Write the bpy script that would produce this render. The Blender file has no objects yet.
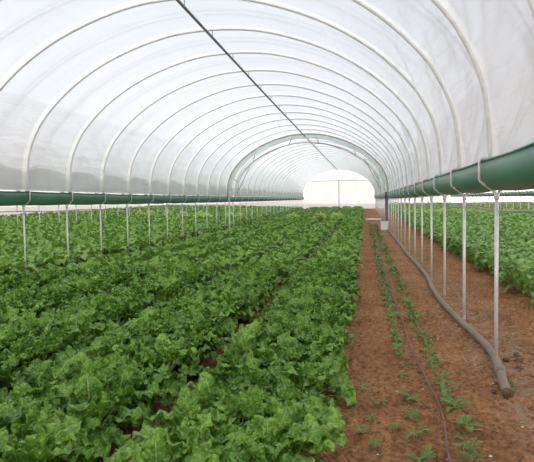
import bpy, math, random
import numpy as np
from mathutils import Vector, Matrix, noise

random.seed(7)
rng = np.random.default_rng(7)
SC = bpy.context.scene
COL = SC.collection
PI = math.pi

# ------------------------------------------------------------------ measures (metres)
EYE = 1.6856
PITCH = 2.0                 # hoop spacing along the tunnel (Y)
Y0 = 6.40                   # first post in view
XR, XL = 1.39, -8.02        # post lines of the main bay
BAY = XR - XL
XC = -3.29                  # middle of the main bay
ZT = 1.76                   # post tops
YEND = 75.0
HOOP_IDX = list(range(-2, 35))
def rise_g(y):              # the ground climbs a little towards the far end
    return 0.75 * (max(0.0, y - 18) / 57) ** 1.3
def rise_x(x):              # and a little beyond the chard posts
    return 0.030 * min(20.0, max(0.0, -x - 8.4))
def rise_s(y):              # the frame climbs less
    return 0.4 * rise_g(y)

# ------------------------------------------------------------------ materials
def new_mat(name):
    m = bpy.data.materials.new(name); m.use_nodes = True
    nt = m.node_tree; nt.nodes.clear()
    out = nt.nodes.new('ShaderNodeOutputMaterial')
    return m, nt, out

def N(nt, kind, **kw):
    n = nt.nodes.new(kind)
    for k, v in kw.items():
        if k.startswith('i_'):
            key = k[2:]
            key = int(key) if key.isdigit() else key.replace('_', ' ')
            n.inputs[key].default_value = v
        else:
            setattr(n, k, v)
    return n

def ramp(nt, stops):
    r = nt.nodes.new('ShaderNodeValToRGB')
    e = r.color_ramp.elements
    while len(e) < len(stops): e.new(0.5)
    for el, (p, c) in zip(e, stops):
        el.position = p; el.color = (*c, 1) if len(c) == 3 else c
    return r

def simple(name, col, rough=0.5, metal=0.0, var=0.12, scale=6.0, bump=0.0, spec=0.5):
    m, nt, out = new_mat(name); L = nt.links.new
    tc = N(nt, 'ShaderNodeTexCoord')
    nz = N(nt, 'ShaderNodeTexNoise'); nz.inputs['Scale'].default_value = scale; nz.inputs['Detail'].default_value = 4
    L(tc.outputs['Object'], nz.inputs['Vector'])
    a = tuple(max(0, c * (1 - var)) for c in col); b = tuple(min(1, c * (1 + var)) for c in col)
    r = ramp(nt, [(0.3, a), (0.7, b)]); L(nz.outputs['Fac'], r.inputs['Fac'])
    p = N(nt, 'ShaderNodeBsdfPrincipled')
    L(r.outputs['Color'], p.inputs['Base Color'])
    p.inputs['Roughness'].default_value = rough; p.inputs['Metallic'].default_value = metal
    p.inputs['Specular IOR Level'].default_value = spec
    if bump:
        b_ = N(nt, 'ShaderNodeBump'); b_.inputs['Strength'].default_value = bump; b_.inputs['Distance'].default_value = 0.02
        L(nz.outputs['Fac'], b_.inputs['Height']); L(b_.outputs['Normal'], p.inputs['Normal'])
    L(p.outputs['BSDF'], out.inputs['Surface'])
    return m

def film_mat(name, base=(0.86, 0.88, 0.92), strip=(0.97, 0.97, 0.96), clear=0.12, trans=0.78, strips=True, wrinkle=0.5):
    m, nt, out = new_mat(name); L = nt.links.new
    geo = N(nt, 'ShaderNodeNewGeometry')
    sep = N(nt, 'ShaderNodeSeparateXYZ'); L(geo.outputs['Position'], sep.inputs['Vector'])
    # faint streaks and dust of the old film
    mp = N(nt, 'ShaderNodeMapping'); mp.inputs['Scale'].default_value = (0.25, 1.2, 0.25)
    L(geo.outputs['Position'], mp.inputs['Vector'])
    nz = N(nt, 'ShaderNodeTexNoise'); nz.inputs['Scale'].default_value = 2.0; nz.inputs['Detail'].default_value = 5
    L(mp.outputs['Vector'], nz.inputs['Vector'])
    dust = ramp(nt, [(0.3, tuple(c * 0.93 for c in base)), (0.7, base)]); L(nz.outputs['Fac'], dust.inputs['Fac'])
    col = dust.outputs['Color']; fac_clear = None
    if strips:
        # a whiter, less clear strip of film over every hoop, on the side towards the near end
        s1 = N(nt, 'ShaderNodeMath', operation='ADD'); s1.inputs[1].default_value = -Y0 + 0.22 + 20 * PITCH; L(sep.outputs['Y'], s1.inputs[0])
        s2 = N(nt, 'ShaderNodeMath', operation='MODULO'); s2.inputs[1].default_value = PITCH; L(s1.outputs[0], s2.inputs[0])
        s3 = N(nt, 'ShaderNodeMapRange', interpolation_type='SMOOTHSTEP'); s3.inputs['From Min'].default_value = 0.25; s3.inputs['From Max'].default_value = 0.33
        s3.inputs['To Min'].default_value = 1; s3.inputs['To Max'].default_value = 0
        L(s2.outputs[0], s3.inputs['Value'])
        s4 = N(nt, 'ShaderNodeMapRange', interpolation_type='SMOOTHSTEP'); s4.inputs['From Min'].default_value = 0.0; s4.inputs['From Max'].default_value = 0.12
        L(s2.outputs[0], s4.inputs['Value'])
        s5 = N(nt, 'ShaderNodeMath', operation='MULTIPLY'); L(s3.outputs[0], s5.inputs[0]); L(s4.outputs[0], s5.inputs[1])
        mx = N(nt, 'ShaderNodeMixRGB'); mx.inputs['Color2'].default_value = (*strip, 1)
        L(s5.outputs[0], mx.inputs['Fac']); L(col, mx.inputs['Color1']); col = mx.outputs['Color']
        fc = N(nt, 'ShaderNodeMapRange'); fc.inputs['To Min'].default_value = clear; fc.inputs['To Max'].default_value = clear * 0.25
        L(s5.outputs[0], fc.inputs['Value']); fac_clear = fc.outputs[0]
    # soft diagonal folds
    mp2 = N(nt, 'ShaderNodeMapping'); mp2.inputs['Rotation'].default_value = (0.46, 0.0, 0.0); mp2.inputs['Scale'].default_value = (0.4, 0.35, 2.6)
    L(geo.outputs['Position'], mp2.inputs['Vector'])
    nf = N(nt, 'ShaderNodeTexNoise'); nf.inputs['Scale'].default_value = 1.6; nf.inputs['Detail'].default_value = 3
    L(mp2.outputs['Vector'], nf.inputs['Vector'])
    bm = N(nt, 'ShaderNodeBump'); bm.inputs['Strength'].default_value = wrinkle; bm.inputs['Distance'].default_value = 0.12
    L(nf.outputs['Fac'], bm.inputs['Height'])
    d = N(nt, 'ShaderNodeBsdfDiffuse'); t = N(nt, 'ShaderNodeBsdfTranslucent')
    for n_ in (d, t):
        L(col, n_.inputs['Color']); L(bm.outputs['Normal'], n_.inputs['Normal'])
    a = N(nt, 'ShaderNodeMixShader'); a.inputs['Fac'].default_value = trans
    L(d.outputs[0], a.inputs[1]); L(t.outputs[0], a.inputs[2])
    tr = N(nt, 'ShaderNodeBsdfTransparent')
    b = N(nt, 'ShaderNodeMixShader'); b.inputs['Fac'].default_value = clear
    if fac_clear is not None: L(fac_clear, b.inputs['Fac'])
    L(a.outputs[0], b.inputs[1]); L(tr.outputs[0], b.inputs[2])
    L(b.outputs[0], out.inputs['Surface'])
    return m

def leaf_mat(name, dark, light, vein, rough=0.42, blister=55.0, bump=0.5, transl=0.18, vein_amt=0.45):
    m, nt, out = new_mat(name); L = nt.links.new
    uv = N(nt, 'ShaderNodeUVMap'); sep = N(nt, 'ShaderNodeSeparateXYZ'); L(uv.outputs['UV'], sep.inputs['Vector'])
    au = N(nt, 'ShaderNodeMath', operation='SUBTRACT'); au.inputs[1].default_value = 0.5; L(sep.outputs['X'], au.inputs[0])
    ab = N(nt, 'ShaderNodeMath', operation='ABSOLUTE'); L(au.outputs[0], ab.inputs[0])
    mid = N(nt, 'ShaderNodeMapRange'); mid.inputs['From Min'].default_value = 0.02; mid.inputs['From Max'].default_value = 0.055
    mid.inputs['To Min'].default_value = 1; mid.inputs['To Max'].default_value = 0; L(ab.outputs[0], mid.inputs['Value'])
    # side veins sloping to the tip
    k1 = N(nt, 'ShaderNodeMath', operation='MULTIPLY'); k1.inputs[1].default_value = 6.5; L(sep.outputs['Y'], k1.inputs[0])
    k2 = N(nt, 'ShaderNodeMath', operation='MULTIPLY'); k2.inputs[1].default_value = 4.0; L(ab.outputs[0], k2.inputs[0])
    k3 = N(nt, 'ShaderNodeMath', operation='SUBTRACT'); L(k1.outputs[0], k3.inputs[0]); L(k2.outputs[0], k3.inputs[1])
    k4 = N(nt, 'ShaderNodeMath', operation='PINGPONG'); k4.inputs[1].default_value = 0.5; L(k3.outputs[0], k4.inputs[0])
    side = N(nt, 'ShaderNodeMapRange'); side.inputs['From Min'].default_value = 0.02; side.inputs['From Max'].default_value = 0.09
    side.inputs['To Min'].default_value = 0.55; side.inputs['To Max'].default_value = 0; L(k4.outputs[0], side.inputs['Value'])
    mv = N(nt, 'ShaderNodeMath', operation='MAXIMUM'); L(mid.outputs[0], mv.inputs[0]); L(side.outputs[0], mv.inputs[1])
    mv2 = N(nt, 'ShaderNodeMath', operation='MULTIPLY'); mv2.inputs[1].default_value = vein_amt; L(mv.outputs[0], mv2.inputs[0])
    geo = N(nt, 'ShaderNodeNewGeometry')
    nz = N(nt, 'ShaderNodeTexNoise'); nz.inputs['Scale'].default_value = 8.0; nz.inputs['Detail'].default_value = 2
    L(geo.outputs['Position'], nz.inputs['Vector'])
    oi = N(nt, 'ShaderNodeObjectInfo')
    ad = N(nt, 'ShaderNodeMath', operation='MULTIPLY_ADD'); ad.inputs[1].default_value = 0.22; L(oi.outputs['Random'], ad.inputs[0]); L(nz.outputs['Fac'], ad.inputs[2])
    rr = ramp(nt, [(0.38, dark), (0.8, light)]); L(ad.outputs[0], rr.inputs['Fac'])
    mx = N(nt, 'ShaderNodeMixRGB'); mx.inputs['Color2'].default_value = (*vein, 1)
    L(mv2.outputs[0], mx.inputs['Fac']); L(rr.outputs['Color'], mx.inputs['Color1'])
    mo = N(nt, 'ShaderNodeTexNoise'); mo.inputs['Scale'].default_value = blister * 1.1; mo.inputs['Detail'].default_value = 2; L(geo.outputs['Position'], mo.inputs['Vector'])
    mr = ramp(nt, [(0.35, (0.72, 0.74, 0.70)), (0.65, (1.22, 1.20, 1.22))]); L(mo.outputs['Fac'], mr.inputs['Fac'])  # light and shade of the leaf puckers painted into the colour
    mm = N(nt, 'ShaderNodeMixRGB', blend_type='MULTIPLY'); mm.inputs['Fac'].default_value = 1; L(mx.outputs['Color'], mm.inputs['Color1']); L(mr.outputs['Color'], mm.inputs['Color2']); mx = mm
    vo = N(nt, 'ShaderNodeTexVoronoi', feature='SMOOTH_F1'); vo.inputs['Scale'].default_value = blister
    L(geo.outputs['Position'], vo.inputs['Vector'])
    hs = N(nt, 'ShaderNodeMath', operation='MULTIPLY_ADD'); hs.inputs[1].default_value = -0.5
    L(mv.outputs[0], hs.inputs[0])
    ng = N(nt, 'ShaderNodeMath', operation='MULTIPLY'); ng.inputs[1].default_value = -1.0; L(vo.outputs['Distance'], ng.inputs[0]); L(ng.outputs[0], hs.inputs[2])
    bp = N(nt, 'ShaderNodeBump'); bp.inputs['Strength'].default_value = bump; bp.inputs['Distance'].default_value = 0.03
    L(hs.outputs[0], bp.inputs['Height'])
    p = N(nt, 'ShaderNodeBsdfPrincipled'); p.inputs['Roughness'].default_value = rough; p.inputs['Specular IOR Level'].default_value = 0.45
    L(mx.outputs['Color'], p.inputs['Base Color']); L(bp.outputs['Normal'], p.inputs['Normal'])
    t = N(nt, 'ShaderNodeBsdfTranslucent'); L(mx.outputs['Color'], t.inputs['Color']); L(bp.outputs['Normal'], t.inputs['Normal'])
    ms = N(nt, 'ShaderNodeMixShader'); ms.inputs['Fac'].default_value = transl
    L(p.outputs['BSDF'], ms.inputs[1]); L(t.outputs[0], ms.inputs[2]); L(ms.outputs[0], out.inputs['Surface'])
    return m

def soil_mat():
    m, nt, out = new_mat('red_soil'); L = nt.links.new
    geo = N(nt, 'ShaderNodeNewGeometry')
    a = N(nt, 'ShaderNodeTexNoise'); a.inputs['Scale'].default_value = 0.9; a.inputs['Detail'].default_value = 8; a.inputs['Roughness'].default_value = 0.65
    b = N(nt, 'ShaderNodeTexNoise'); b.inputs['Scale'].default_value = 22; b.inputs['Detail'].default_value = 6; b.inputs['Roughness'].default_value = 0.7
    v = N(nt, 'ShaderNodeTexVoronoi'); v.inputs['Scale'].default_value = 34
    for n_ in (a, b, v): L(geo.outputs['Position'], n_.inputs['Vector'])
    r1 = ramp(nt, [(0.3, (0.27, 0.125, 0.055)), (0.55, (0.43, 0.215, 0.100)), (0.75, (0.54, 0.31, 0.165))]); L(a.outputs['Fac'], r1.inputs['Fac'])
    r2 = ramp(nt, [(0.34, (0.40, 0.38, 0.36)), (0.52, (1.0, 1.0, 1.0)), (0.70, (1.55, 1.5, 1.45))]); L(b.outputs['Fac'], r2.inputs['Fac'])
    mx = N(nt, 'ShaderNodeMixRGB', blend_type='MULTIPLY'); mx.inputs['Fac'].default_value = 1
    L(r1.outputs['Color'], mx.inputs['Color1']); L(r2.outputs['Color'], mx.inputs['Color2'])
    # greyer, strawy trampled soil along the posts
    sep = N(nt, 'ShaderNodeSeparateXYZ'); L(geo.outputs['Position'], sep.inputs['Vector'])
    d0 = N(nt, 'ShaderNodeMath', operation='SUBTRACT'); d0.inputs[1].default_value = 1.45; L(sep.outputs['X'], d0.inputs[0])
    d1 = N(nt, 'ShaderNodeMath', operation='ABSOLUTE'); L(d0.outputs[0], d1.inputs[0])
    d2 = N(nt, 'ShaderNodeMapRange', interpolation_type='SMOOTHSTEP'); d2.inputs['From Min'].default_value = 0.05; d2.inputs['From Max'].default_value = 0.6
    d2.inputs['To Min'].default_value = 0.75; d2.inputs['To Max'].default_value = 0; L(d1.outputs[0], d2.inputs['Value'])
    c = N(nt, 'ShaderNodeTexNoise'); c.inputs['Scale'].default_value = 7; c.inputs['Detail'].default_value = 6; L(geo.outputs['Position'], c.inputs['Vector'])
    cr = ramp(nt, [(0.45, (0, 0, 0)), (0.6, (1, 1, 1))]); L(c.outputs['Fac'], cr.inputs['Fac'])
    d3 = N(nt, 'ShaderNodeMath', operation='MULTIPLY'); L(d2.outputs[0], d3.inputs[0]); L(cr.outputs['Color'], d3.inputs[1])
    m2 = N(nt, 'ShaderNodeMixRGB'); m2.inputs['Color2'].default_value = (0.40, 0.30, 0.20, 1)
    L(d3.outputs[0], m2.inputs['Fac']); L(mx.outputs['Color'], m2.inputs['Color1'])
    p = N(nt, 'ShaderNodeBsdfPrincipled'); p.inputs['Roughness'].default_value = 0.95; p.inputs['Specular IOR Level'].default_value = 0.1
    L(m2.outputs['Color'], p.inputs['Base Color'])
    h = N(nt, 'ShaderNodeMath', operation='MULTIPLY_ADD'); h.inputs[1].default_value = -0.5; L(v.outputs['Distance'], h.inputs[0]); L(b.outputs['Fac'], h.inputs[2])
    bp = N(nt, 'ShaderNodeBump'); bp.inputs['Strength'].default_value = 0.9; bp.inputs['Distance'].default_value = 0.04
    L(h.outputs[0], bp.inputs['Height']); L(bp.outputs['Normal'], p.inputs['Normal'])
    L(p.outputs['BSDF'], out.inputs['Surface'])
    return m

M = dict(
    soil=soil_mat(),
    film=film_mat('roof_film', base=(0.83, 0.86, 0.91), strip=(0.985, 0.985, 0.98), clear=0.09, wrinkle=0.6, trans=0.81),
    film_next=film_mat('next_roof_film', base=(0.95, 0.95, 0.95), strips=False, clear=0.6, wrinkle=0.2, trans=0.85),
    film_plain=film_mat('wall_film', base=(0.92, 0.94, 0.96), strips=False, clear=0.11, wrinkle=0.3, trans=0.82),
    film_clear=film_mat('gable_film', base=(0.97, 0.97, 0.97), strips=False, clear=0.55, wrinkle=0.1),
    standin=film_mat('standin_sheet_film', base=(0.78, 0.78, 0.74), strips=False, clear=0.08, wrinkle=0.2, trans=0.72),  # film of the added sheet standing in for trees and next roof
    steel=simple('galvanised_steel', (0.74, 0.75, 0.74), 0.42, 0.2, 0.12, 9),
    hoop=simple('hoop_steel', (0.80, 0.81, 0.81), 0.45, 0.0, 0.1, 9),
    pipe=simple('grey_pipe', (0.22, 0.21, 0.20), 0.5, 0.2, 0.15, 4),
    gutter=simple('green_film', (0.062, 0.205, 0.135), 0.38, 0.0, 0.15, 1.2, 0.25),
    hose=simple('grey_brown_hose', (0.235, 0.185, 0.125), 0.65, 0, 0.15, 5, 0.15),
    drip=simple('drip_line_plastic', (0.17, 0.105, 0.075), 0.6, 0, 0.2, 8),
    white=simple('white_plastic', (0.93, 0.93, 0.91), 0.4, 0, 0.05, 3),
    roll=film_mat('pale_green_film', base=(0.93, 1.0, 0.98), strips=False, clear=0.38, wrinkle=0.2, trans=0.85),
    dark=simple('dark_steel', (0.17, 0.17, 0.17), 0.5, 0.3, 0.15, 4),
    bronze=simple('weathered_pipe', (0.50, 0.45, 0.37), 0.5, 0.2, 0.15, 4),
    wire=simple('irrigation_pipe', (0.48, 0.46, 0.40), 0.5, 0.0, 0.15, 4),
    clod=simple('dark_clod', (0.15, 0.095, 0.062), 0.95, 0, 0.3, 20, 0.8, 0.1),
    chip=simple('pale_chip', (0.62, 0.60, 0.56), 0.8, 0, 0.2, 20),
    straw=simple('dry_straw', (0.40, 0.30, 0.18), 0.85, 0, 0.25, 15),
    stalk=simple('pale_stalk', (0.34, 0.47, 0.17), 0.4, 0, 0.15, 12),
    chard=leaf_mat('chard_leaf', (0.068, 0.195, 0.015), (0.290, 0.545, 0.075), (0.60, 0.72, 0.28), blister=40, bump=0.85, rough=0.33, transl=0.14),
    pale=leaf_mat('sun_tint_leaf', (0.52, 0.70, 0.18), (0.70, 0.86, 0.34), (0.45, 0.62, 0.2)),  # leaf colour lightened to paint in a line of stray sunlight
    bush=leaf_mat('bush_leaf', (0.105, 0.265, 0.034), (0.285, 0.51, 0.095), (0.38, 0.62, 0.18), blister=80, bump=0.3, vein_amt=0.25, transl=0.25),
    weed=leaf_mat('weed_leaf', (0.070, 0.165, 0.020), (0.18, 0.35, 0.055), (0.28, 0.45, 0.14), bump=0.2, transl=0.25),
)

# ------------------------------------------------------------------ mesh helpers
def mesh_of(name, V, F, mat, uv=None, smooth=True):
    me = bpy.data.meshes.new(name)
    me.from_pydata([tuple(map(float, v)) for v in V], [], [tuple(map(int, f)) for f in F])
    if smooth: me.polygons.foreach_set('use_smooth', [True] * len(me.polygons))
    if uv is not None:
        idx = np.empty(len(me.loops), dtype=np.int32); me.loops.foreach_get('vertex_index', idx)
        l = me.uv_layers.new(name='UVMap'); l.data.foreach_set('uv', np.asarray(uv, dtype=np.float32)[idx].ravel())
    me.materials.append(mat); me.update()
    return me

def link(name, me, parent=None, loc=None):
    o = bpy.data.objects.new(name, me); COL.objects.link(o)
    if parent is not None: o.parent = parent
    if loc is not None: o.location = loc
    return o

def empty(name, loc=(0, 0, 0), rz=0.0):
    o = bpy.data.objects.new(name, None); COL.objects.link(o)
    o.location = loc; o.rotation_euler = (0, 0, rz); o.empty_display_size = 0.1
    return o

def tag(o, label, cat, group=None, kind=None):
    o['label'] = label; o['category'] = cat
    if group: o['group'] = group
    if kind: o['kind'] = kind
    return o

def structure(o, label, cat):
    o['kind'] = 'structure'; o['label'] = label; o['category'] = cat
    return o

class MB:
    def __init__(s): s.V = []; s.F = []
    def add(s, V, F):
        n = len(s.V); s.V += [tuple(v) for v in V]; s.F += [tuple(i + n for i in f) for f in F]; return s
    def tube(s, pts, r, n=8, closed=False, caps=True):
        pts = [Vector(p) for p in pts]; m = len(pts)
        rs = r if isinstance(r, (list, tuple)) else [r] * m
        V = []; up = None
        for i, p in enumerate(pts):
            t = (pts[min(i + 1, m - 1)] - pts[max(i - 1, 0)]).normalized()
            if up is None:
                up = Vector((0, 0, 1)) if abs(t.z) < 0.9 else Vector((0, 1, 0))
            a = (up - t * up.dot(t)).normalized(); b = t.cross(a); up = a
            for k in range(n):
                w = 2 * PI * k / n
                V.append(p + (a * math.cos(w) + b * math.sin(w)) * rs[i])
        F = [(i * n + k, i * n + (k + 1) % n, (i + 1) * n + (k + 1) % n, (i + 1) * n + k) for i in range(m - 1) for k in range(n)]
        if caps:
            F.append(tuple(reversed(range(n)))); F.append(tuple((m - 1) * n + k for k in range(n)))
        return s.add(V, F)
    def box(s, lo, hi):
        x0, y0, z0 = lo; x1, y1, z1 = hi
        V = [(x0, y0, z0), (x1, y0, z0), (x1, y1, z0), (x0, y1, z0), (x0, y0, z1), (x1, y0, z1), (x1, y1, z1), (x0, y1, z1)]
        return s.add(V, [(0, 3, 2, 1), (4, 5, 6, 7), (0, 1, 5, 4), (1, 2, 6, 5), (2, 3, 7, 6), (3, 0, 4, 7)])
    def build(s, name, mat, parent=None, loc=None, smooth=True):
        return link(name, mesh_of(name, s.V, s.F, mat, smooth=smooth), parent, loc)
    def mesh(s, name, mat, smooth=True): return mesh_of(name, s.V, s.F, mat, smooth=smooth)

def smooth_path(ctrl, per=8):
    P = [Vector(c) for c in ctrl]; P = [P[0] * 2 - P[1]] + P + [P[-1] * 2 - P[-2]]
    out = []
    for i in range(1, len(P) - 2):
        a, b, c, d = P[i - 1:i + 3]
        for k in range(per):
            t = k / per
            out.append(0.5 * ((2 * b) + (c - a) * t + (2 * a - 5 * b + 4 * c - d) * t * t + (3 * b - a - 3 * c + d) * t ** 3))
    out.append(P[-2]); return out

ONES = 'zeroth first second third fourth fifth sixth seventh eighth ninth tenth eleventh twelfth thirteenth fourteenth fifteenth sixteenth seventeenth eighteenth nineteenth'.split()
TENS = {2: 'twenty', 3: 'thirty', 4: 'forty'}
TENTH = {2: 'twentieth', 3: 'thirtieth', 4: 'fortieth'}
def nth(n):
    if n < 20: return ONES[n]
    t, u = divmod(n, 10)
    return TENTH[t] if u == 0 else TENS[t] + '-' + ONES[u]

# ------------------------------------------------------------------ ground
BEDS = [-0.80, -2.19, -3.57, -4.95, -6.30]          # bed centres of the main bay
def ground_z(x, y):
    z = rise_g(min(y, 90)) + rise_x(x)
    if -7.2 < x < -0.05:
        d = min(abs(x - b) for b in BEDS); z += 0.05 * max(0.0, 1 - (d / 0.62) ** 2)
    return z
xs = np.concatenate([np.arange(-130, -9, 8.0), np.arange(-9, -0.3, 0.12), np.arange(-0.3, 2.8, 0.035), np.arange(2.8, 11, 0.5), np.arange(11, 131, 8.0)])
ys = np.concatenate([np.arange(-30, 2, 4.0), np.arange(2, 3.2, 0.2), np.arange(3.2, 11, 0.04), np.arange(11, 20, 0.09), np.arange(20, 45, 0.5), np.arange(45, 170, 5.0)])
V = []
for y in ys:
    for x in xs:
        z = ground_z(x, y)
        if -9 < x < 3 and 2 < y < 45:
            v = Vector((x, y, 0))
            z += 0.030 * noise.noise(v * 1.7) + 0.026 * noise.noise(v * 6.0) + 0.014 * noise.noise(v * 17)
            c = noise.noise(v * 11.0 + Vector((7, 3, 0)))
            if c > 0.12: z += 0.085 * (c - 0.12)
            z -= 0.01
        V.append((x, y, z))
nx = len(xs)
F = [(j * nx + i, j * nx + i + 1, (j + 1) * nx + i + 1, (j + 1) * nx + i) for j in range(len(ys) - 1) for i in range(nx - 1)]
structure(link('floor', mesh_of('floor', V, F, M['soil'])), 'red brown bare soil floor of the tunnel', 'ground')

# ------------------------------------------------------------------ hoops and film
HALF = [(4.61, 2.10), (4.595, 2.45), (4.545, 2.85), (4.41, 3.24), (4.12, 3.72), (3.50, 4.33), (2.70, 4.85), (1.85, 5.21), (1.05, 5.43), (0.35, 5.51)]
ctrl = [(-a, 0, z) for a, z in HALF] + [(a, 0, z) for a, z in reversed(HALF)]
PROF = [(p.x, p.z) for p in smooth_path(ctrl, 4)]
def offset_profile(d):
    out = []
    for i, (x, z) in enumerate(PROF):
        x0, z0 = PROF[max(i - 1, 0)]; x1, z1 = PROF[min(i + 1, len(PROF) - 1)]
        t = Vector((x1 - x0, z1 - z0)).normalized(); out.append((x - t.y * d, z + t.x * d))
    return out

mb = MB(); mb.tube([(x, 0, z) for x, z in PROF], 0.024, 8)
hoop_me = mb.mesh('roof_hoop', M['hoop'])
for i in HOOP_IDX:
    if i == 13: continue
    o = link('roof_hoop', hoop_me, None, (XC, Y0 + PITCH * i, rise_s(Y0 + PITCH * i)))
    k = i + 3
    lab = 'pale steel roof hoop, %s from the near end of the tunnel' % nth(k) if i < 13 else 'pale steel roof hoop, %s beyond the thick rolled-film hoop' % nth(i - 13)
    tag(o, lab, 'roof hoop', 'steel hoops carrying the tunnel roof')

def film(name, xc, ya, yb, mat, step, wrinkle):
    P = offset_profile(0.030)
    if wrinkle:
        P = [q for a, b in zip(P, P[1:]) for q in (a, ((a[0] + b[0]) / 2, (a[1] + b[1]) / 2))] + [P[-1]]
    Y = np.arange(ya, yb + step * 0.5, step)
    V = []
    for y in Y:
        fr = ((y - Y0) / PITCH) % 1.0
        sag = 4 * fr * (1 - fr)
        for x, z in P:
            d = 0.0
            if wrinkle:
                side = max(0.0, min(1.0, (abs(x) - 2.6) / 1.6))
                c = y * 0.5 + z; e = z * 0.5 - y
                s = noise.noise(Vector((3.0, c * 2.0, e * 0.35))) + 1.0 * noise.noise(Vector((8.0, c * 5.2, e * 0.5)))
                d = 0.075 * s * side * (0.25 + 0.75 * sag) * (1.0 if x > 0 else 0.2) + 0.02 * sag
            V.append((xc + x + d * (x / 4.6), y, z + rise_s(y) + d * 0.5 * (1 - abs(x) / 4.7)))
    n = len(P)
    F = [(j * n + i, (j + 1) * n + i, (j + 1) * n + i + 1, j * n + i + 1) for j in range(len(Y) - 1) for i in range(n - 1)]
    return link(name, mesh_of(name, V, F, mat))
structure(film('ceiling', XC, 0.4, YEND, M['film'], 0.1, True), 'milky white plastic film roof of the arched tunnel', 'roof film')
structure(film('ceiling', XC + BAY, -1.6, YEND, M['film_next'], 2.0, False), 'plastic film roof of the next bay past the hose', 'roof film')
structure(film('ceiling', XC - BAY, -1.6, YEND, M['film_next'], 2.0, False), 'plastic film roof of the next bay past the chard', 'roof film')
structure(film('ceiling', XC - 2 * BAY, -1.6, YEND, M['film_next'], 2.0, False), 'plastic film roof of the outermost bay past the chard', 'roof film')

# thin tubes added for hoop reflections in the film, from hoop foot to hoop foot, bowed forward along the crown
P = offset_profile(0.14)
pts = []
for i, (x, z) in enumerate(P[2:-2]):
    s = math.sin(PI * i / (len(P) - 5)) ** 0.55
    pts.append((x, 1.15 * s, z))
mb = MB(); mb.tube(pts, 0.014, 6); reflection_me = mb.mesh('hoop_reflection', M['pipe'])
for i in range(-2, 13):
    o = link('hoop_reflection', reflection_me, None, (XC, Y0 + PITCH * i, 0))
    tag(o, 'thin tube added for a hoop reflection in the roof film, %s from the near end' % nth(i + 3), 'reflection_tube', 'tubes added for hoop reflections in the roof film')

# added grey scalloped sheet outside the film, stands in for neighbouring film and trees
P = offset_profile(0.07)
skV, skF = [], []
prof = [(x, z) for x, z in P if x < 0 and z < 3.3]
def sheet_top(y):
    fr = ((y - Y0) / PITCH) % 1.0
    return 2.50 + 0.16 * math.sin(PI * min(1.0, fr * 0.8 + 0.22)) + 0.03 * noise.noise(Vector((y * 0.7, 0, 5)))
def x_at(z):
    for (xa, za), (xb, zb) in zip(prof, prof[1:]):
        if za <= z <= zb: return xa + (xb - xa) * (z - za) / (zb - za)
    return prof[0][0]
Y = np.arange(8.4, YEND, 0.1)
for y in Y:
    zt = sheet_top(y)
    for k in range(5):
        z = 2.06 + (zt - 2.06) * k / 4; skV.append((XC + x_at(z), y, z + rise_s(y)))
skF = [(j * 5 + k, (j + 1) * 5 + k, (j + 1) * 5 + k + 1, j * 5 + k + 1) for j in range(len(Y) - 1) for k in range(4)]
tag(link('standin_sheet', mesh_of('standin_sheet', skV, skF, M['standin'])), 'added grey sheet with scalloped top edge, standing in for next film and trees beyond', 'standin')

# ------------------------------------------------------------------ end and side walls of film
RE = rise_s(YEND); ZB = 4.15
def end_wall(name, xc, z0, zcut, mat, above):
    P = PROF; V = []; F = []
    if above:
        pts = [(x, z) for x, z in P if z >= zcut]
        for x, z in pts: V += [(xc + x, YEND, zcut + RE), (xc + x, YEND, z + RE)]
    else:
        pts = [(-4.70, 2.1)] + list(P) + [(4.70, 2.1)]
        for x, z in pts: V += [(xc + x, YEND, z0), (xc + x, YEND, min(z, zcut) + RE)]
    n = len(pts)
    F = [(2 * i, 2 * i + 2, 2 * i + 3, 2 * i + 1) for i in range(n - 1)]
    return link(name, mesh_of(name, V, F, mat, smooth=False))
wb = structure(end_wall('wall_back', XC, -0.05, ZB, M['film_plain'], False), 'white film end wall at the far end of the tunnel', 'end wall')
mb = MB(); mb.tube([(XC, YEND - 0.06, -0.1), (XC, YEND - 0.06, 5.35 + RE)], 0.05); mb.build('centre_pole', M['bronze'], wb)
mb = MB(); mb.tube([(XC - 3.6, YEND - 0.1, ZB + RE), (XC + 3.6, YEND - 0.1, ZB + RE)], 0.05); mb.build('cross_rail', M['bronze'], wb)
structure(end_wall('window_1', XC, 0, ZB, M['film_clear'], True), 'bright clear film lunette above the end wall rail', 'window')
for k in (1, -1, -2):
    structure(end_wall('wall_back', XC + k * BAY, -0.05, 9, M['film_plain'], False), ['', 'white end wall of the bay past the hose', 'white end wall of the outermost bay past the chard', 'white end wall of the bay past the chard'][k], 'end wall')
for name, x, lab in (('wall_left', XL - 2 * BAY, 'white film side wall far beyond the chard bays'), ('wall_right', XR + 2 * BAY, 'white film side wall far beyond the bushy crop')):
    Y = np.arange(2, YEND + 1, 2.0); V = []
    for y in Y:
        w = 0.03 * noise.noise(Vector((y * 0.4, x, 0)))
        V += [(x + w, y, -0.05), (x, y, 2.1 + rise_s(y))]
    structure(link(name, mesh_of(name, V, [(2 * i, 2 * i + 2, 2 * i + 3, 2 * i + 1) for i in range(len(Y) - 1)], M['film_plain'])), lab, 'side wall')

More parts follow.
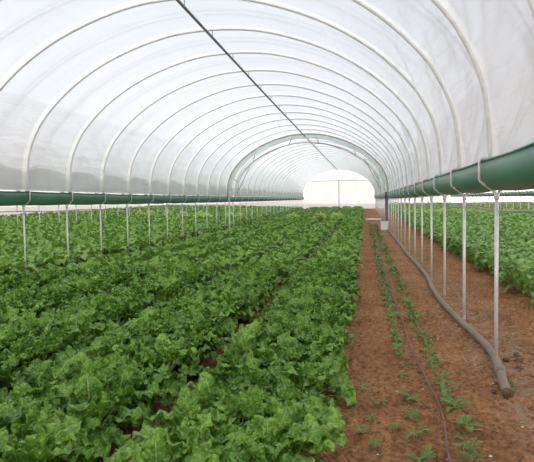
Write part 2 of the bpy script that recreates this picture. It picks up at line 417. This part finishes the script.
# ------------------------------------------------------------------ gutters
def gutter(x, ya, yb, label):
    prof = [(-0.150, 0.335), (-0.155, 0.25), (-0.150, 0.15), (-0.115, 0.075), (-0.06, 0.035), (0, 0.022), (0.06, 0.035), (0.115, 0.075), (0.150, 0.15), (0.155, 0.25), (0.150, 0.335)]
    inner = [(a * 0.94, b + (0.012 if b < 0.3 else 0.0)) for a, b in reversed(prof)]
    ring = prof + inner; n = len(ring)
    Y = np.arange(ya, yb + 0.01, 0.4); V = []
    for y in Y:
        fr = ((y - Y0) / PITCH) % 1.0; sag = -0.018 * 4 * fr * (1 - fr)
        for k, (a, b) in enumerate(ring):
            w = 0.006 * noise.noise(Vector((a * 9, y * 1.3, b * 9 + x)))
            V.append((a * (1 + w * 3), y, b + sag * (1 - b) + w + rise_s(y)))
    F = [(j * n + k, (j + 1) * n + k, (j + 1) * n + (k + 1) % n, j * n + (k + 1) % n) for j in range(len(Y) - 1) for k in range(n)]
    root = empty('rain_gutter', (x, 0, ZT - (0.065 if x < 0 else 0))); tag(root, label, 'gutter', 'green gutters between the bays')
    link('trough', mesh_of('trough', V, F, M['gutter']), root)
    for s in (-1, 1):
        mb = MB(); mb.tube([(s * 0.150, y, rise_s(y) + 0.338 - 0.018 * 0.66 * 4 * (((y - Y0) / PITCH) % 1.0) * (1 - ((y - Y0) / PITCH) % 1.0)) for y in Y], 0.011, 6)
        mb.build('rim', M['gutter'], root)
    return root
gutter(XR, 2.4, YEND - 0.4, 'broad green gutter above the posts along the hose')
gutter(XL, 6.4, YEND - 0.4, 'green gutter above the posts beyond the chard beds')
gutter(XR + BAY, 20.0, YEND - 0.4, 'far green gutter beyond the bushy crop')
gutter(XL - BAY, 16.4, YEND - 0.4, 'far green gutter in the bay beyond the chard')

# ------------------------------------------------------------------ posts with forked brackets
mb = MB(); mb.tube([(0, 0, -0.12), (0, 0, ZT)], 0.021, 10); pole_me = mb.mesh('pole', M['steel'])
arm_me = {}
for s in (-1, 1):
    c = [(0, 0, ZT - 0.03), (s * 0.03, 0, ZT + 0.012), (s * 0.165, 0, ZT + 0.115), (s * 0.178, 0, ZT + 0.135), (s * 0.178, 0, ZT + 0.335), (s * 0.172, 0, ZT + 0.355), (s * 0.155, 0, ZT + 0.362), (s * 0.07, 0, ZT + 0.362)]
    mb = MB(); mb.tube(c, 0.016, 8); arm_me[s] = mb.mesh('bracket_arm', M['steel'])
mb = MB(); mb.tube([(0, 0, ZT - 0.075), (0, 0, ZT - 0.005)], 0.029, 10); collar_me = mb.mesh('collar', M['steel'])
def post(x, i, label, group):
    o = empty('support_post', (x, Y0 + PITCH * i, rise_s(Y0 + PITCH * i) - (0.065 if x < 0 else 0))); tag(o, label, 'post', group)
    link('pole', pole_me, o); link('collar', collar_me, o)
    for s in (-1, 1): link('bracket_arm', arm_me[s], o)
    return o
for i in range(0, 35):
    post(XR, i, 'slim galvanised post, %s along the hose from the near end' % nth(i + 1), 'posts along the hose')
for i in range(3, 35):
    post(XL, i, 'slim galvanised post, %s behind the chard from the near end' % nth(i - 2), 'posts behind the chard beds')
for i in range(14, 35):
    post(XR + BAY, i, 'far post beyond the bushy crop, %s from its near end' % nth(i - 13), 'far posts beyond the bushy crop')
for i in range(8, 35):
    post(XL - BAY, i, 'far post in the bay beyond the chard, %s from its near end' % nth(i - 7), 'far posts in the bay beyond the chard')

# pipes tied along the posts
for x, z, ya, lab in ((XR + 0.045, 1.575, 3.4, 'thin grey irrigation pipe tied along the posts beside the hose'), (XL - 0.045, 1.56, 8.4, 'thin grey irrigation pipe tied along the posts behind the chard')):
    mb = MB(); mb.tube([(x, y, z + rise_s(y) + 0.012 * math.sin(y * 1.7)) for y in np.arange(ya, YEND, 0.5)], 0.012, 6)
    tag(mb.build('irrigation_pipe', M['wire']), lab, 'pipe', 'irrigation pipes on the posts')

# ridge pipe with hangers
rp = empty('ridge_pipe', (XC, 0, 5.35)); tag(rp, 'long dark grey pipe hung under the crown of the hoops', 'pipe')
mb = MB(); mb.tube([(0, y, rise_s(y)) for y in np.arange(2.0, 73.5, 2.0)], 0.030, 8); mb.build('pipe', M['pipe'], rp)
mb = MB(); mb.tube([(0, 0, 0.02), (0, 0, 0.145)], 0.008, 6); hang_me = mb.mesh('hanger', M['pipe'])
for i in range(-2, 33): link('hanger', hang_me, rp, (0, Y0 + PITCH * i, rise_s(Y0 + PITCH * i)))

# ------------------------------------------------------------------ thick hoop with rolled film (Y index 13)
yg = Y0 + PITCH * 13
g = empty('truss_hoop', (XC, yg, rise_s(yg))); tag(g, 'thick double hoop with pale green rolled film half way down the tunnel', 'truss hoop')
mb = MB(); mb.tube([(x, 0, z) for x, z in offset_profile(-0.02)], 0.045, 8); mb.build('outer_chord', M['bronze'], g)
P = offset_profile(-0.17)
mb = MB(); mb.tube([(x, 0.02 * math.sin(i * 2.0), z) for i, (x, z) in enumerate(P[3:-1])], [0.11 + 0.015 * math.sin(i * 1.3) for i in range(len(P[3:-1]))], 10); mb.build('film_roll', M['roll'], g)
P = offset_profile(-0.52)
inner = [(x, 0.0, z) for x, z in P[6:-6]]
mb = MB(); mb.tube(inner, 0.018, 8); mb.build('inner_chord', M['bronze'], g)
PO = offset_profile(-0.05)
for k in range(10, len(P) - 10, 11):
    mb = MB(); mb.tube([(P[k][0], 0, P[k][1]), (PO[k + (2 if k < len(P) // 2 else -2)][0], 0, PO[k + (2 if k < len(P) // 2 else -2)][1])], 0.02, 6); mb.build('strut', M['bronze'], g)
for s in (-1, 1):
    c = 0.08 if s > 0 else 0.035
    mb = MB(); mb.box((s * 4.50 - c, -c, -0.1), (s * 4.50 + c, c, 2.15)); mb.build('column', M['dark'] if s > 0 else M['steel'], g, smooth=False)
# second thin hoop and braces just beyond
g2 = empty('brace_hoop', (XC, yg + 1.0, rise_s(yg))); tag(g2, 'thin brown brace hoop just beyond the thick rolled-film hoop', 'brace hoop')
P = offset_profile(-0.40)
mb = MB(); mb.tube([(x, 0, z) for x, z in P], 0.022, 6); mb.build('hoop', M['bronze'], g2)
for s in (-1, 1):
    mb = MB(); mb.tube([(s * 4.15, 0, 2.4), (s * 3.3, 0, 4.1)], 0.02, 6); mb.build('brace', M['bronze'], g2)

# ------------------------------------------------------------------ hose, drip line, box, white pipe
HOSE = [(1.18, 4.98), (1.215, 5.3), (1.27, 5.68), (1.335, 6.3), (1.335, 6.9), (1.27, 8.0), (1.225, 9.5), (1.25, 11.0), (1.325, 12.6), (1.33, 15), (1.30, 18), (1.30, 22), (1.26, 27), (1.24, 33)]
hz = lambda x, y: ground_z(x, y)
hp = [(p.x, p.y, 0.045 + rise_g(p.y)) for p in smooth_path([(x, y, 0) for x, y in HOSE], 8)]
h = empty('water_hose', (1.27, 5.68, 0)); tag(h, 'thick grey brown hose snaking along the soil by the posts', 'hose')
rel = lambda p: (p[0] - 1.27, p[1] - 5.68, p[2])
mb = MB(); mb.tube([rel(p) for p in hp], 0.043, 12); mb.build('hose_body', M['hose'], h)
c0 = hp[14]; c1 = hp[17]
mb = MB(); mb.tube([rel(c0), rel(c1)], 0.053, 12); mb.build('clamp', M['hose'], h)
e0 = Vector(hp[0]); e1 = Vector(hp[2])
mb = MB(); mb.tube([rel(e0 - (e1 - e0) * 0.15), rel(e0 + (e1 - e0) * 0.6)], 0.045, 12); mb.build('end_cap', M['clod'], h)

DRIP = [(0.50, 3.2), (0.53, 3.79), (0.59, 4.6), (0.555, 5.44), (0.51, 6.45), (0.505, 8.4), (0.46, 10.8), (0.48, 15), (0.55, 24.8), (0.6, 34)]
dp = [(p.x + 0.012 * noise.noise(Vector((p.y * 1.5, 0, 0))), p.y, rise_g(p.y) + 0.022 + 0.010 * noise.noise(Vector((p.y * 2.1, 4, 0)))) for p in smooth_path([(x, y, 0) for x, y in DRIP], 14)]
mb = MB(); mb.tube(dp, 0.0085, 8); tag(mb.build('drip_line', M['drip']), 'thin dark drip line between the two seedling rows', 'hose')

b = empty('white_crate', (1.06, 31.5, rise_g(31.5))); tag(b, 'white plastic box standing on the path near the dark column', 'box')
mb = MB(); w, d_, hh, t = 0.185, 0.18, 0.46, 0.02
mb.box((-w, -d_, 0), (w, d_, t)); mb.box((-w, -d_, t), (-w + t, d_, hh)); mb.box((w - t, -d_, t), (w, d_, hh)); mb.box((-w + t, -d_, t), (w - t, -d_ + t, hh)); mb.box((-w + t, d_ - t, t), (w - t, d_, hh))
mb.build('body', M['white'], b, smooth=False)
mb = MB(); mb.box((-w - .015, -d_ - .015, hh - 0.05), (w + .015, d_ + .015, hh)); mb.build('lid', M['white'], b, smooth=False)
mb = MB(); mb.tube([(0.08, 43.1, rise_g(43) + 0.06), (0.5, 43.05, rise_g(43) + 0.07), (1.22, 43.0, rise_g(43) + 0.06)], 0.075, 10)
tag(mb.build('white_pipe', M['white']), 'white pipe lying across the far end of the soil path', 'pipe')

# ------------------------------------------------------------------ plants
def blade(L, W, P, az, a0, bend, r0, nr, uc, ruf, crk, twist, seed, wide=0.75):
    """one leaf: returns blade vertices, faces, uv and the stalk's centre line"""
    nrm = nr; pts = []; ang = a0; p = np.array([r0, 0.0, 0.0]); steps = 6
    ca, sa = math.cos(az), math.sin(az)
    stalk = [p.copy()]
    for k in range(steps):
        ang -= bend * 0.25 / steps
        p = p + np.array([math.cos(ang), 0, math.sin(ang)]) * P / steps; stalk.append(p.copy())
    V = []; UV = []; nc = len(uc)
    ph = (seed * 1.7) % 6.28
    for j in range(nrm):
        t = j / (nrm - 1)
        if j:
            ang -= bend * 0.75 / (nrm - 1) * (0.5 + t)
            p = p + np.array([math.cos(ang), 0, math.sin(ang)]) * L / (nrm - 1)
        n_ = np.array([-math.sin(ang), 0, math.cos(ang)]); l_ = np.array([0, 1.0, 0])
        tw = twist * t
        l2 = l_ * math.cos(tw) + n_ * math.sin(tw); n2 = n_ * math.cos(tw) - l_ * math.sin(tw)
        w = 0.5 * W * (max(0.0, math.sin(PI * (0.06 + 0.92 * t) ** wide)) ** 0.7) + 0.004
        for u in uc:
            q = p + l2 * (u * w)
            lift = 0.22 * w * abs(u) ** 1.6 + ruf * W * (abs(u) ** 2) * math.sin(t * 15 + ph + (2.2 if u > 0 else 0.0)) * math.sin(PI * t) ** 0.5
            v = Vector(q * 26) + Vector((seed * 3.1, seed * 1.3, 0))
            lift += crk * (noise.noise(v) + (0.42 * noise.noise(v * 2.3) if nc > 8 else 0.0)) * (1 - math.exp(-abs(u) * 6))
            q = q + n2 * lift
            V.append((q[0] * ca - q[1] * sa, q[0] * sa + q[1] * ca, q[2])); UV.append((0.5 + 0.5 * u, t))
    F = [(j * nc + k, j * nc + k + 1, (j + 1) * nc + k + 1, (j + 1) * nc + k) for j in range(nrm - 1) for k in range(nc - 1)]
    st = [(s[0] * ca - s[1] * sa, s[0] * sa + s[1] * ca, s[2]) for s in stalk]
    return V, F, UV, st

def make_plant(kind, seed, detail):
    r = random.Random(seed)
    V, F, UV = [], [], []; stalks = MB()
    if kind == 'chard':
        nl = 22 if detail else 14
        uc = (-1, -.86, -.72, -.58, -.44, -.3, -.16, -.06, .06, .16, .3, .44, .58, .72, .86, 1) if detail else (-1, -0.5, 0.5, 1)
        for k in range(nl):
            f = k / (nl - 1); az = k * 2.399963 + r.uniform(-.3, .3)
            L = r.uniform(.175, .262) * (0.75 + 0.25 * f); W = L * r.uniform(.66, .88); P = r.uniform(.13, .22) * (1.05 - .2 * f)
            a0 = 1.45 - 0.78 * f + r.uniform(-.15, .15); bend = 0.7 + 1.3 * f + r.uniform(-.3, .6)
            out = blade(L, W, P, az, a0, bend, 0.012 + 0.02 * f, 18 if detail else 5, uc, 0.15 if detail else .08, 0.034, r.uniform(-.7, .7), seed * 31 + k)
            n = len(V); V += out[0]; F += [tuple(i + n for i in q) for q in out[1]]; UV += out[2]
            if detail: stalks.tube(out[3], [0.009, .0085, .008, .007, .006, .005, .004], 5)
    elif kind == 'bush':
        nl = 40 if detail else 16
        uc = (-1, -0.55, 0, 0.55, 1) if detail else (-1, 0, 1)
        stems = []
        for s in range(6):
            a = s * 1.05 + r.uniform(-.3, .3); lean = r.uniform(.10, .42); H = r.uniform(.5, .72)
            stems.append([(math.cos(a) * lean * t ** 1.3, math.sin(a) * lean * t ** 1.3, H * t) for t in (0, .25, .5, .75, 1)])
            if detail: stalks.tube(stems[-1], [.009, .008, .006, .005, .003], 5)
        for k in range(nl):
            st = stems[k % 6]; t = 0.18 + 0.82 * ((k // 6) + r.random()) / (nl / 6); t = min(t, .99)
            q = Vector(st[int(t * 4)]).lerp(Vector(st[min(4, int(t * 4) + 1)]), t * 4 - int(t * 4))
            L = r.uniform(.15, .23) * (1.25 if not detail else 1); W = L * r.uniform(.5, .68)
            out = blade(L, W, r.uniform(.05, .09), r.uniform(0, 6.28), r.uniform(.1, .9), r.uniform(.7, 1.6), 0.0, 8 if detail else 4, uc, 0.10, 0.012, r.uniform(-.6, .6), seed * 17 + k, 0.62)
            n = len(V); V += [(a + q.x, b_ + q.y, c + q.z) for a, b_, c in out[0]]; F += [tuple(i + n for i in f_) for f_ in out[1]]; UV += out[2]
            if detail: stalks.tube([(a + q.x, b_ + q.y, c + q.z) for a, b_, c in out[3]], .003, 4)
    else:
        nl = r.randint(6, 9); uc = (-1, -0.5, 0, 0.5, 1)
        stalks.tube([(0, 0, -0.01), (0.003, 0, .03), (0.0, 0.004, .065)], [.004, .0035, .0025], 5)
        for k in range(nl):
            f = k / nl; az = k * 2.4 + r.uniform(-.4, .4); z = .02 + 0.045 * (1 - f)
            L = r.uniform(.055, .10); W = L * r.uniform(.42, .6)
            out = blade(L, W, r.uniform(.015, .03), az, r.uniform(.2, .9), r.uniform(.4, 1.3), 0.002, 7, uc, .05, .004, r.uniform(-.4, .4), seed * 13 + k, .7)
            n = len(V); V += [(a, b_, c + z) for a, b_, c in out[0]]; F += [tuple(i + n for i in f_) for f_ in out[1]]; UV += out[2]
            stalks.tube([(a, b_, c + z) for a, b_, c in out[3]], .0016, 4)
    return V, F, UV, stalks

CHARD = []; BUSH = []; WEED = []
for s in range(7):
    V, F, UV, st = make_plant('chard', s + 1, True); CHARD.append((mesh_of('foliage', V, F, M['chard'], UV), st.mesh('stem', M['stalk'])))
for s in range(5):
    V, F, UV, st = make_plant('bush', s + 1, True); BUSH.append((mesh_of('foliage', V, F, M['bush'], UV), st.mesh('stem', M['stalk'])))
for s in range(6):
    V, F, UV, st = make_plant('weed', s + 1, True); WEED.append((mesh_of('foliage', V, F, M['weed'], UV), st.mesh('stem', M['stalk'])))
SUN_TINT = []
for f_me, s_me in CHARD[:2]:
    q = f_me.copy(); q.materials[0] = M['pale']; SUN_TINT.append((q, s_me))

# ---- camera (needed to tell which plants show largest)
FPX = 568.53; yaw, pit, rol = 0.1704, 0.0496, 0.0150
fw = Vector((-math.sin(yaw) * math.cos(pit), math.cos(yaw) * math.cos(pit), -math.sin(pit)))
rt = Vector((math.cos(yaw), math.sin(yaw), 0)); up = rt.cross(fw)
r2 = rt * math.cos(rol) - up * math.sin(rol); u2 = rt * math.sin(rol) + up * math.cos(rol)
def project(p):
    v = Vector(p) - Vector((0, 0, EYE)); d = v.dot(fw)
    if d < 0.1: return None
    return 267 + FPX * v.dot(r2) / d, 231 - FPX * v.dot(u2) / d, d
def seen(p, m=30):
    q = project(p); return q is not None and -m < q[0] < 534 + m and q[1] < 462 + m

def plant(name, protos, x, y, rz, sc, label, cat, group, tilt=(0, 0), z=None):
    o = empty(name, (x, y, ground_z(x, y) - 0.005 if z is None else z + rise_g(y) + rise_x(x))); o.rotation_euler = (tilt[0], tilt[1], rz); o.scale = (sc, sc, sc)
    tag(o, label, cat, group)
    f_me, s_me = random.choice(protos)
    link('foliage', f_me, o); link('stem', s_me, o)
    return o

ROWS = []
for bi, bx in enumerate(BEDS):
    for off in (0.278, 0.0, -0.278): ROWS.append((bi, bx + off))
cand = []
for ri, (bi, rx) in enumerate(ROWS):
    y = 2.3 + random.uniform(0, .3)
    while y < 74:
        x = rx + random.uniform(-.06, .06)
        if random.random() > 0.03:
            cand.append((ri, x, y))
        y += random.uniform(.29, .40)
near = [c for c in cand if seen((c[1], c[2], .3), 40)]
near.sort(key=lambda c: math.hypot(c[1], c[2]))
single = set(near[:300])
BED_WORDS = ['the bed beside the soil path', 'the second bed from the path', 'the middle bed', 'the fourth bed from the path', 'the last bed before the posts']
SIDE_WORDS = ['path side row of', 'middle row of', 'inner row of']
for ri, x, y in near[:300]:
    bi = ROWS[ri][0]; side = SIDE_WORDS[ri % 3]
    where = '%s %s' % (side, BED_WORDS[bi])
    plant('chard_plant', CHARD, x, y, random.uniform(0, 6.28), random.uniform(.95, 1.22), 'crinkly green chard plant in the ' + where, 'chard plant', 'chard plants in the ' + where, (random.uniform(-.12, .12), random.uniform(-.12, .12)))

def mass(name, kind, spots, mat, label, cat, variants=5):
    """one uncountable stand of far plants"""
    protos = []
    for s in range(variants):
        V, F, UV, _ = make_plant(kind, 50 + s, False); protos.append((np.array(V), np.array(F), np.array(UV)))
    allV, allF, allU = [], [], []; n = 0
    for x, y, sc in spots:
        V, F, UV = protos[int(rng.integers(variants))]
        a = rng.uniform(0, 2 * PI); c, s = math.cos(a) * sc, math.sin(a) * sc
        W = np.stack([V[:, 0] * c - V[:, 1] * s + x, V[:, 0] * s + V[:, 1] * c + y, V[:, 2] * sc + rise_g(y) + rise_x(x)], 1)
        allV.append(W); allF.append(F + n); allU.append(UV); n += len(V)
    V = np.concatenate(allV); F = np.concatenate(allF); U = np.concatenate(allU)
    me = bpy.data.meshes.new(name)
    me.vertices.add(len(V)); me.vertices.foreach_set('co', V.astype(np.float32).ravel())
    me.loops.add(F.size); me.loops.foreach_set('vertex_index', F.astype(np.int32).ravel())
    me.polygons.add(len(F)); me.polygons.foreach_set('loop_start', np.arange(0, F.size, 4, dtype=np.int32))
    me.polygons.foreach_set('use_smooth', np.ones(len(F), dtype=bool))
    l = me.uv_layers.new(name='UVMap'); l.data.foreach_set('uv', U[F.ravel()].astype(np.float32).ravel())
    me.materials.append(mat); me.update(calc_edges=True); me.validate()
    return tag(link(name, me), label, cat, None, 'stuff')

spots = [(x, y, random.uniform(.95, 1.25)) for ri, x, y in cand if (ri, x, y) not in single and seen((x, y, .3), 220)]
for k in (0, 1):
    for rx in np.arange(XL - 0.22 - k * BAY, XL - 8.9 - k * BAY, -0.46 - 0.12 * k):
        y = 9.0
        while y < 74:
            if seen((rx, y, .4), 40): spots.append((rx + random.uniform(-.08, .08), y, random.uniform(1.15, 1.5)))
            y += random.uniform(.40, .55) * (1 + 0.25 * k)
mass('chard_foliage', 'chard', spots, M['chard'], 'continuous stand of green chard filling the far beds and next bays', 'chard plants')

# bushy crop of the next bay past the hose
bc = []
for k in (0, 1):
    for j, rx in enumerate(np.arange(2.80 + k * BAY, 10.2 + k * BAY, 0.55 + 0.3 * k)):
        y = 6.0
        while y < 74:
            if seen((rx, y, .4), 30): bc.append((k, j, rx + random.uniform(-.08, .08), y))
            y += random.uniform(.42, .55) * (1 + 0.6 * k)
bc.sort(key=lambda c: math.hypot(c[2], c[3]))
for k, j, x, y in bc[:160]:
    w = 'in the %s row past the posts' % nth(j + 1) if j else 'in the edge row beside the soil strip past the posts'
    plant('bush_plant', BUSH, x, y, random.uniform(0, 6.28), random.uniform(.86, 1.08), 'bushy light green crop plant ' + w, 'crop plant', 'bushy crop plants ' + w, z=0.0)
mass('bush_foliage', 'bush', [(x, y, random.uniform(.86, 1.08)) for k, j, x, y in bc[160:]], M['bush'], 'continuous stand of bushy light green crop far past the posts', 'crop plants')

# plants with stray sunlight painted into their pale leaf colour, far down the beds
for bx in (-1.9, -3.35, -5.0):
    for i in range(3):
        plant('sun_tint_plant', SUN_TINT, bx + random.uniform(-.35, .35), 40 + random.uniform(-1.2, 1.2), random.uniform(0, 6.28), 1.25, 'plant with sunlight painted into its pale leaves far down the chard beds', 'pale plant', 'sun-painted plants far down the chard beds', z=0.28)
for i in range(10):
    plant('sun_tint_plant', SUN_TINT, XL - 0.9 - i * 0.78 + random.uniform(-.3, .3), 39 + random.uniform(-2, 2), random.uniform(0, 6.28), 1.3, 'plant with sunlight painted into its pale leaves in the bay beyond the chard posts', 'pale plant', 'sun-painted plants in the bay beyond the posts', z=0.38)
for i in range(9):
    plant('sun_tint_plant', SUN_TINT, 3.2 + i * 0.7 + random.uniform(-.2, .2), 39 + random.uniform(-2, 2), random.uniform(0, 6.28), 1.3, 'plant with sunlight painted into its pale leaves among the far bushy crop', 'pale plant', 'sun-painted plants among the bushy crop', z=0.5)

# seedlings in two thin lines either side of the drip line
for xl, gname, lab in ((0.36, 'seedlings in the line on the chard side', 'small green seedling in the thin line on the chard side of the drip line'), (0.675, 'seedlings in the line on the hose side', 'small green seedling in the thin line between drip line and thick hose')):
    y = 3.65
    while y < 36:
        x = xl + random.uniform(-.05, .05)
        big = random.uniform(.5, 1.0) * (1.15 if (xl > .5 and 4.2 < y < 5.6) else 0.85)
        if random.random() < (0.9 if y > 5.2 else 0.75):
            plant('seedling', WEED, x, y, random.uniform(0, 6.28), big * (1.0 + 0.055 * max(0, min(y, 24) - 5.5)), lab, 'seedling', gname, z=-0.005)
        y += (random.uniform(.09, .17) if y < 12 else random.uniform(.13, .24) if y < 20 else random.uniform(.24, .36))
for x, y in ((-0.02, 4.1), (0.03, 4.35), (0.06, 3.9), (0.1, 4.7), (-0.03, 5.1), (0.2, 4.2)):
    plant('weed', WEED, x, y, random.uniform(0, 6.28), random.uniform(.45, .7), 'tiny weed on bare soil close to the edge of the chard bed', 'weed', 'tiny weeds beside the chard bed', z=-0.005)
plant('weed', WEED, 1.26, 5.28, 1.0, 0.55, 'small weed at the open end of the thick hose', 'weed', None, z=-0.005)

# ------------------------------------------------------------------ clods, chips and straw
def lump(name, mat, x, y, s, label, cat, group, seed):
    V = []; F = []; nu, nv = 10, 7
    for j in range(nv):
        th = PI * j / (nv - 1)
        for i in range(nu):
            ph = 2 * PI * i / nu
            d = Vector((math.sin(th) * math.cos(ph), math.sin(th) * math.sin(ph), math.cos(th)))
            r = s * (1 + 0.55 * noise.noise(d * 1.6 + Vector((seed, 0, 0))) + .2 * noise.noise(d * 4 + Vector((0, seed, 0))))
            V.append((d.x * r * 1.15, d.y * r, d.z * r * 0.7))
    F = [(j * nu + i, (j + 1) * nu + i, (j + 1) * nu + (i + 1) % nu, j * nu + (i + 1) % nu) for j in range(nv - 1) for i in range(nu)]
    return tag(link(name, mesh_of(name, V, F, mat), None, (x, y, s * 0.45)), label, cat, group)
for k, (x, y, s) in enumerate([(1.45, 6.2, .03), (1.55, 6.12, .038), (1.50, 5.9, .03), (1.36, 5.62, .022), (1.60, 6.4, .032), (1.10, 5.15, .02), (1.30, 4.75, .025)]):
    lump('soil_clod', M['clod'], x, y, s, ['dark clod beside the foot of the nearest post', 'largest dark clod past the foot of the nearest post', 'dark clod just short of the nearest post', 'dark clod touching the hose clamp', 'dark clod behind the nearest post foot', 'dark clod at the hose end', 'dark clod nearest the frame corner past the hose end'][k], 'clod', 'dark clods round the hose end', 3.7 * k)

def scatter(name, mat, n, label, cat, fn):
    V, F = [], []
    for _ in range(n):
        v, f = fn(); k = len(V); V += v; F += [tuple(i + k for i in q) for q in f]
    return tag(link(name, mesh_of(name, V, F, mat, smooth=False)), label, cat, None, 'stuff')
def spot():
    if random.random() < .7: return random.gauss(1.5, .3), 4.0 + 10 * random.random() ** 1.5
    return random.uniform(.0, 2.3), 3.6 + 10 * random.random() ** 1.5
def chip():
    x, y = spot(); s = random.uniform(.006, .016); a = random.uniform(0, 6)
    c, d = math.cos(a) * s, math.sin(a) * s; z = .015
    return [(x + c, y + d, z), (x - d, y + c, z + .004), (x - c, y - d, z), (x + d, y - c, z + .002), (x, y, z + s * .8)], [(0, 1, 4), (1, 2, 4), (2, 3, 4), (3, 0, 4), (3, 2, 1, 0)]
def straw():
    x, y = spot(); l = random.uniform(.03, .09); a = random.uniform(0, 6.28); w = .0025; z = .012 + random.uniform(0, .012)
    c, d = math.cos(a), math.sin(a); e = random.uniform(-.01, .015)
    P4 = [(x - d * w, y + c * w, z), (x + d * w, y - c * w, z), (x + c * l + d * w, y + d * l - c * w, z + e), (x + c * l - d * w, y + d * l + c * w, z + e), (x, y, z + .004), (x + c * l, y + d * l, z + e + .004)]
    return P4, [(0, 1, 2, 3), (0, 4, 5, 3), (1, 2, 5, 4)]
scatter('gravel', M['chip'], 110, 'scattered pale chips on the soil along the hose', 'gravel', chip)
scatter('straw_litter', M['straw'], 700, 'scattered dry straw litter on the soil along the hose', 'litter', straw)

# ------------------------------------------------------------------ sky, sun, camera
w = bpy.data.worlds.new('sky'); SC.world = w; w.use_nodes = True
nt = w.node_tree; nt.nodes.clear(); L = nt.links.new
tc = N(nt, 'ShaderNodeTexCoord'); sp = N(nt, 'ShaderNodeSeparateXYZ'); L(tc.outputs['Generated'], sp.inputs['Vector'])
rp_ = ramp(nt, [(0.0, (3.4, 3.28, 3.1)), (0.28, (1.36, 1.35, 1.33)), (1.0, (0.60, 0.70, 0.88))]); L(sp.outputs['Z'], rp_.inputs['Fac'])
bg = N(nt, 'ShaderNodeBackground'); bg.inputs['Strength'].default_value = 0.87
L(rp_.outputs['Color'], bg.inputs['Color'])
wo = N(nt, 'ShaderNodeOutputWorld'); L(bg.outputs[0], wo.inputs['Surface'])
sl = bpy.data.lights.new('sun', 'SUN'); sl.energy = 1.4; sl.angle = math.radians(40); sl.color = (1.0, 0.95, 0.86)
so = bpy.data.objects.new('sun', sl); COL.objects.link(so); so.rotation_euler = (math.radians(-18), math.radians(-20), 0)

cam = bpy.data.cameras.new('camera'); co = bpy.data.objects.new('camera', cam); COL.objects.link(co)
cam.sensor_fit = 'HORIZONTAL'; cam.sensor_width = 36.0; cam.lens = FPX * 36 / 534; cam.clip_start = 0.05; cam.clip_end = 500
mw = Matrix.Identity(4)
for r in range(3):
    mw[r][0] = r2[r]; mw[r][1] = u2[r]; mw[r][2] = -fw[r]
mw[2][3] = EYE
co.matrix_world = mw
SC.camera = co
SC.view_settings.view_transform = 'Standard'; SC.view_settings.look = 'None'; SC.view_settings.gamma = 1.0
SC.view_settings.use_curve_mapping = False; SC.view_settings.exposure = 0.0
SC.cycles.use_denoising = True
SC.cycles.max_bounces = 10; SC.cycles.diffuse_bounces = 5; SC.cycles.transmission_bounces = 6; SC.cycles.transparent_max_bounces = 24
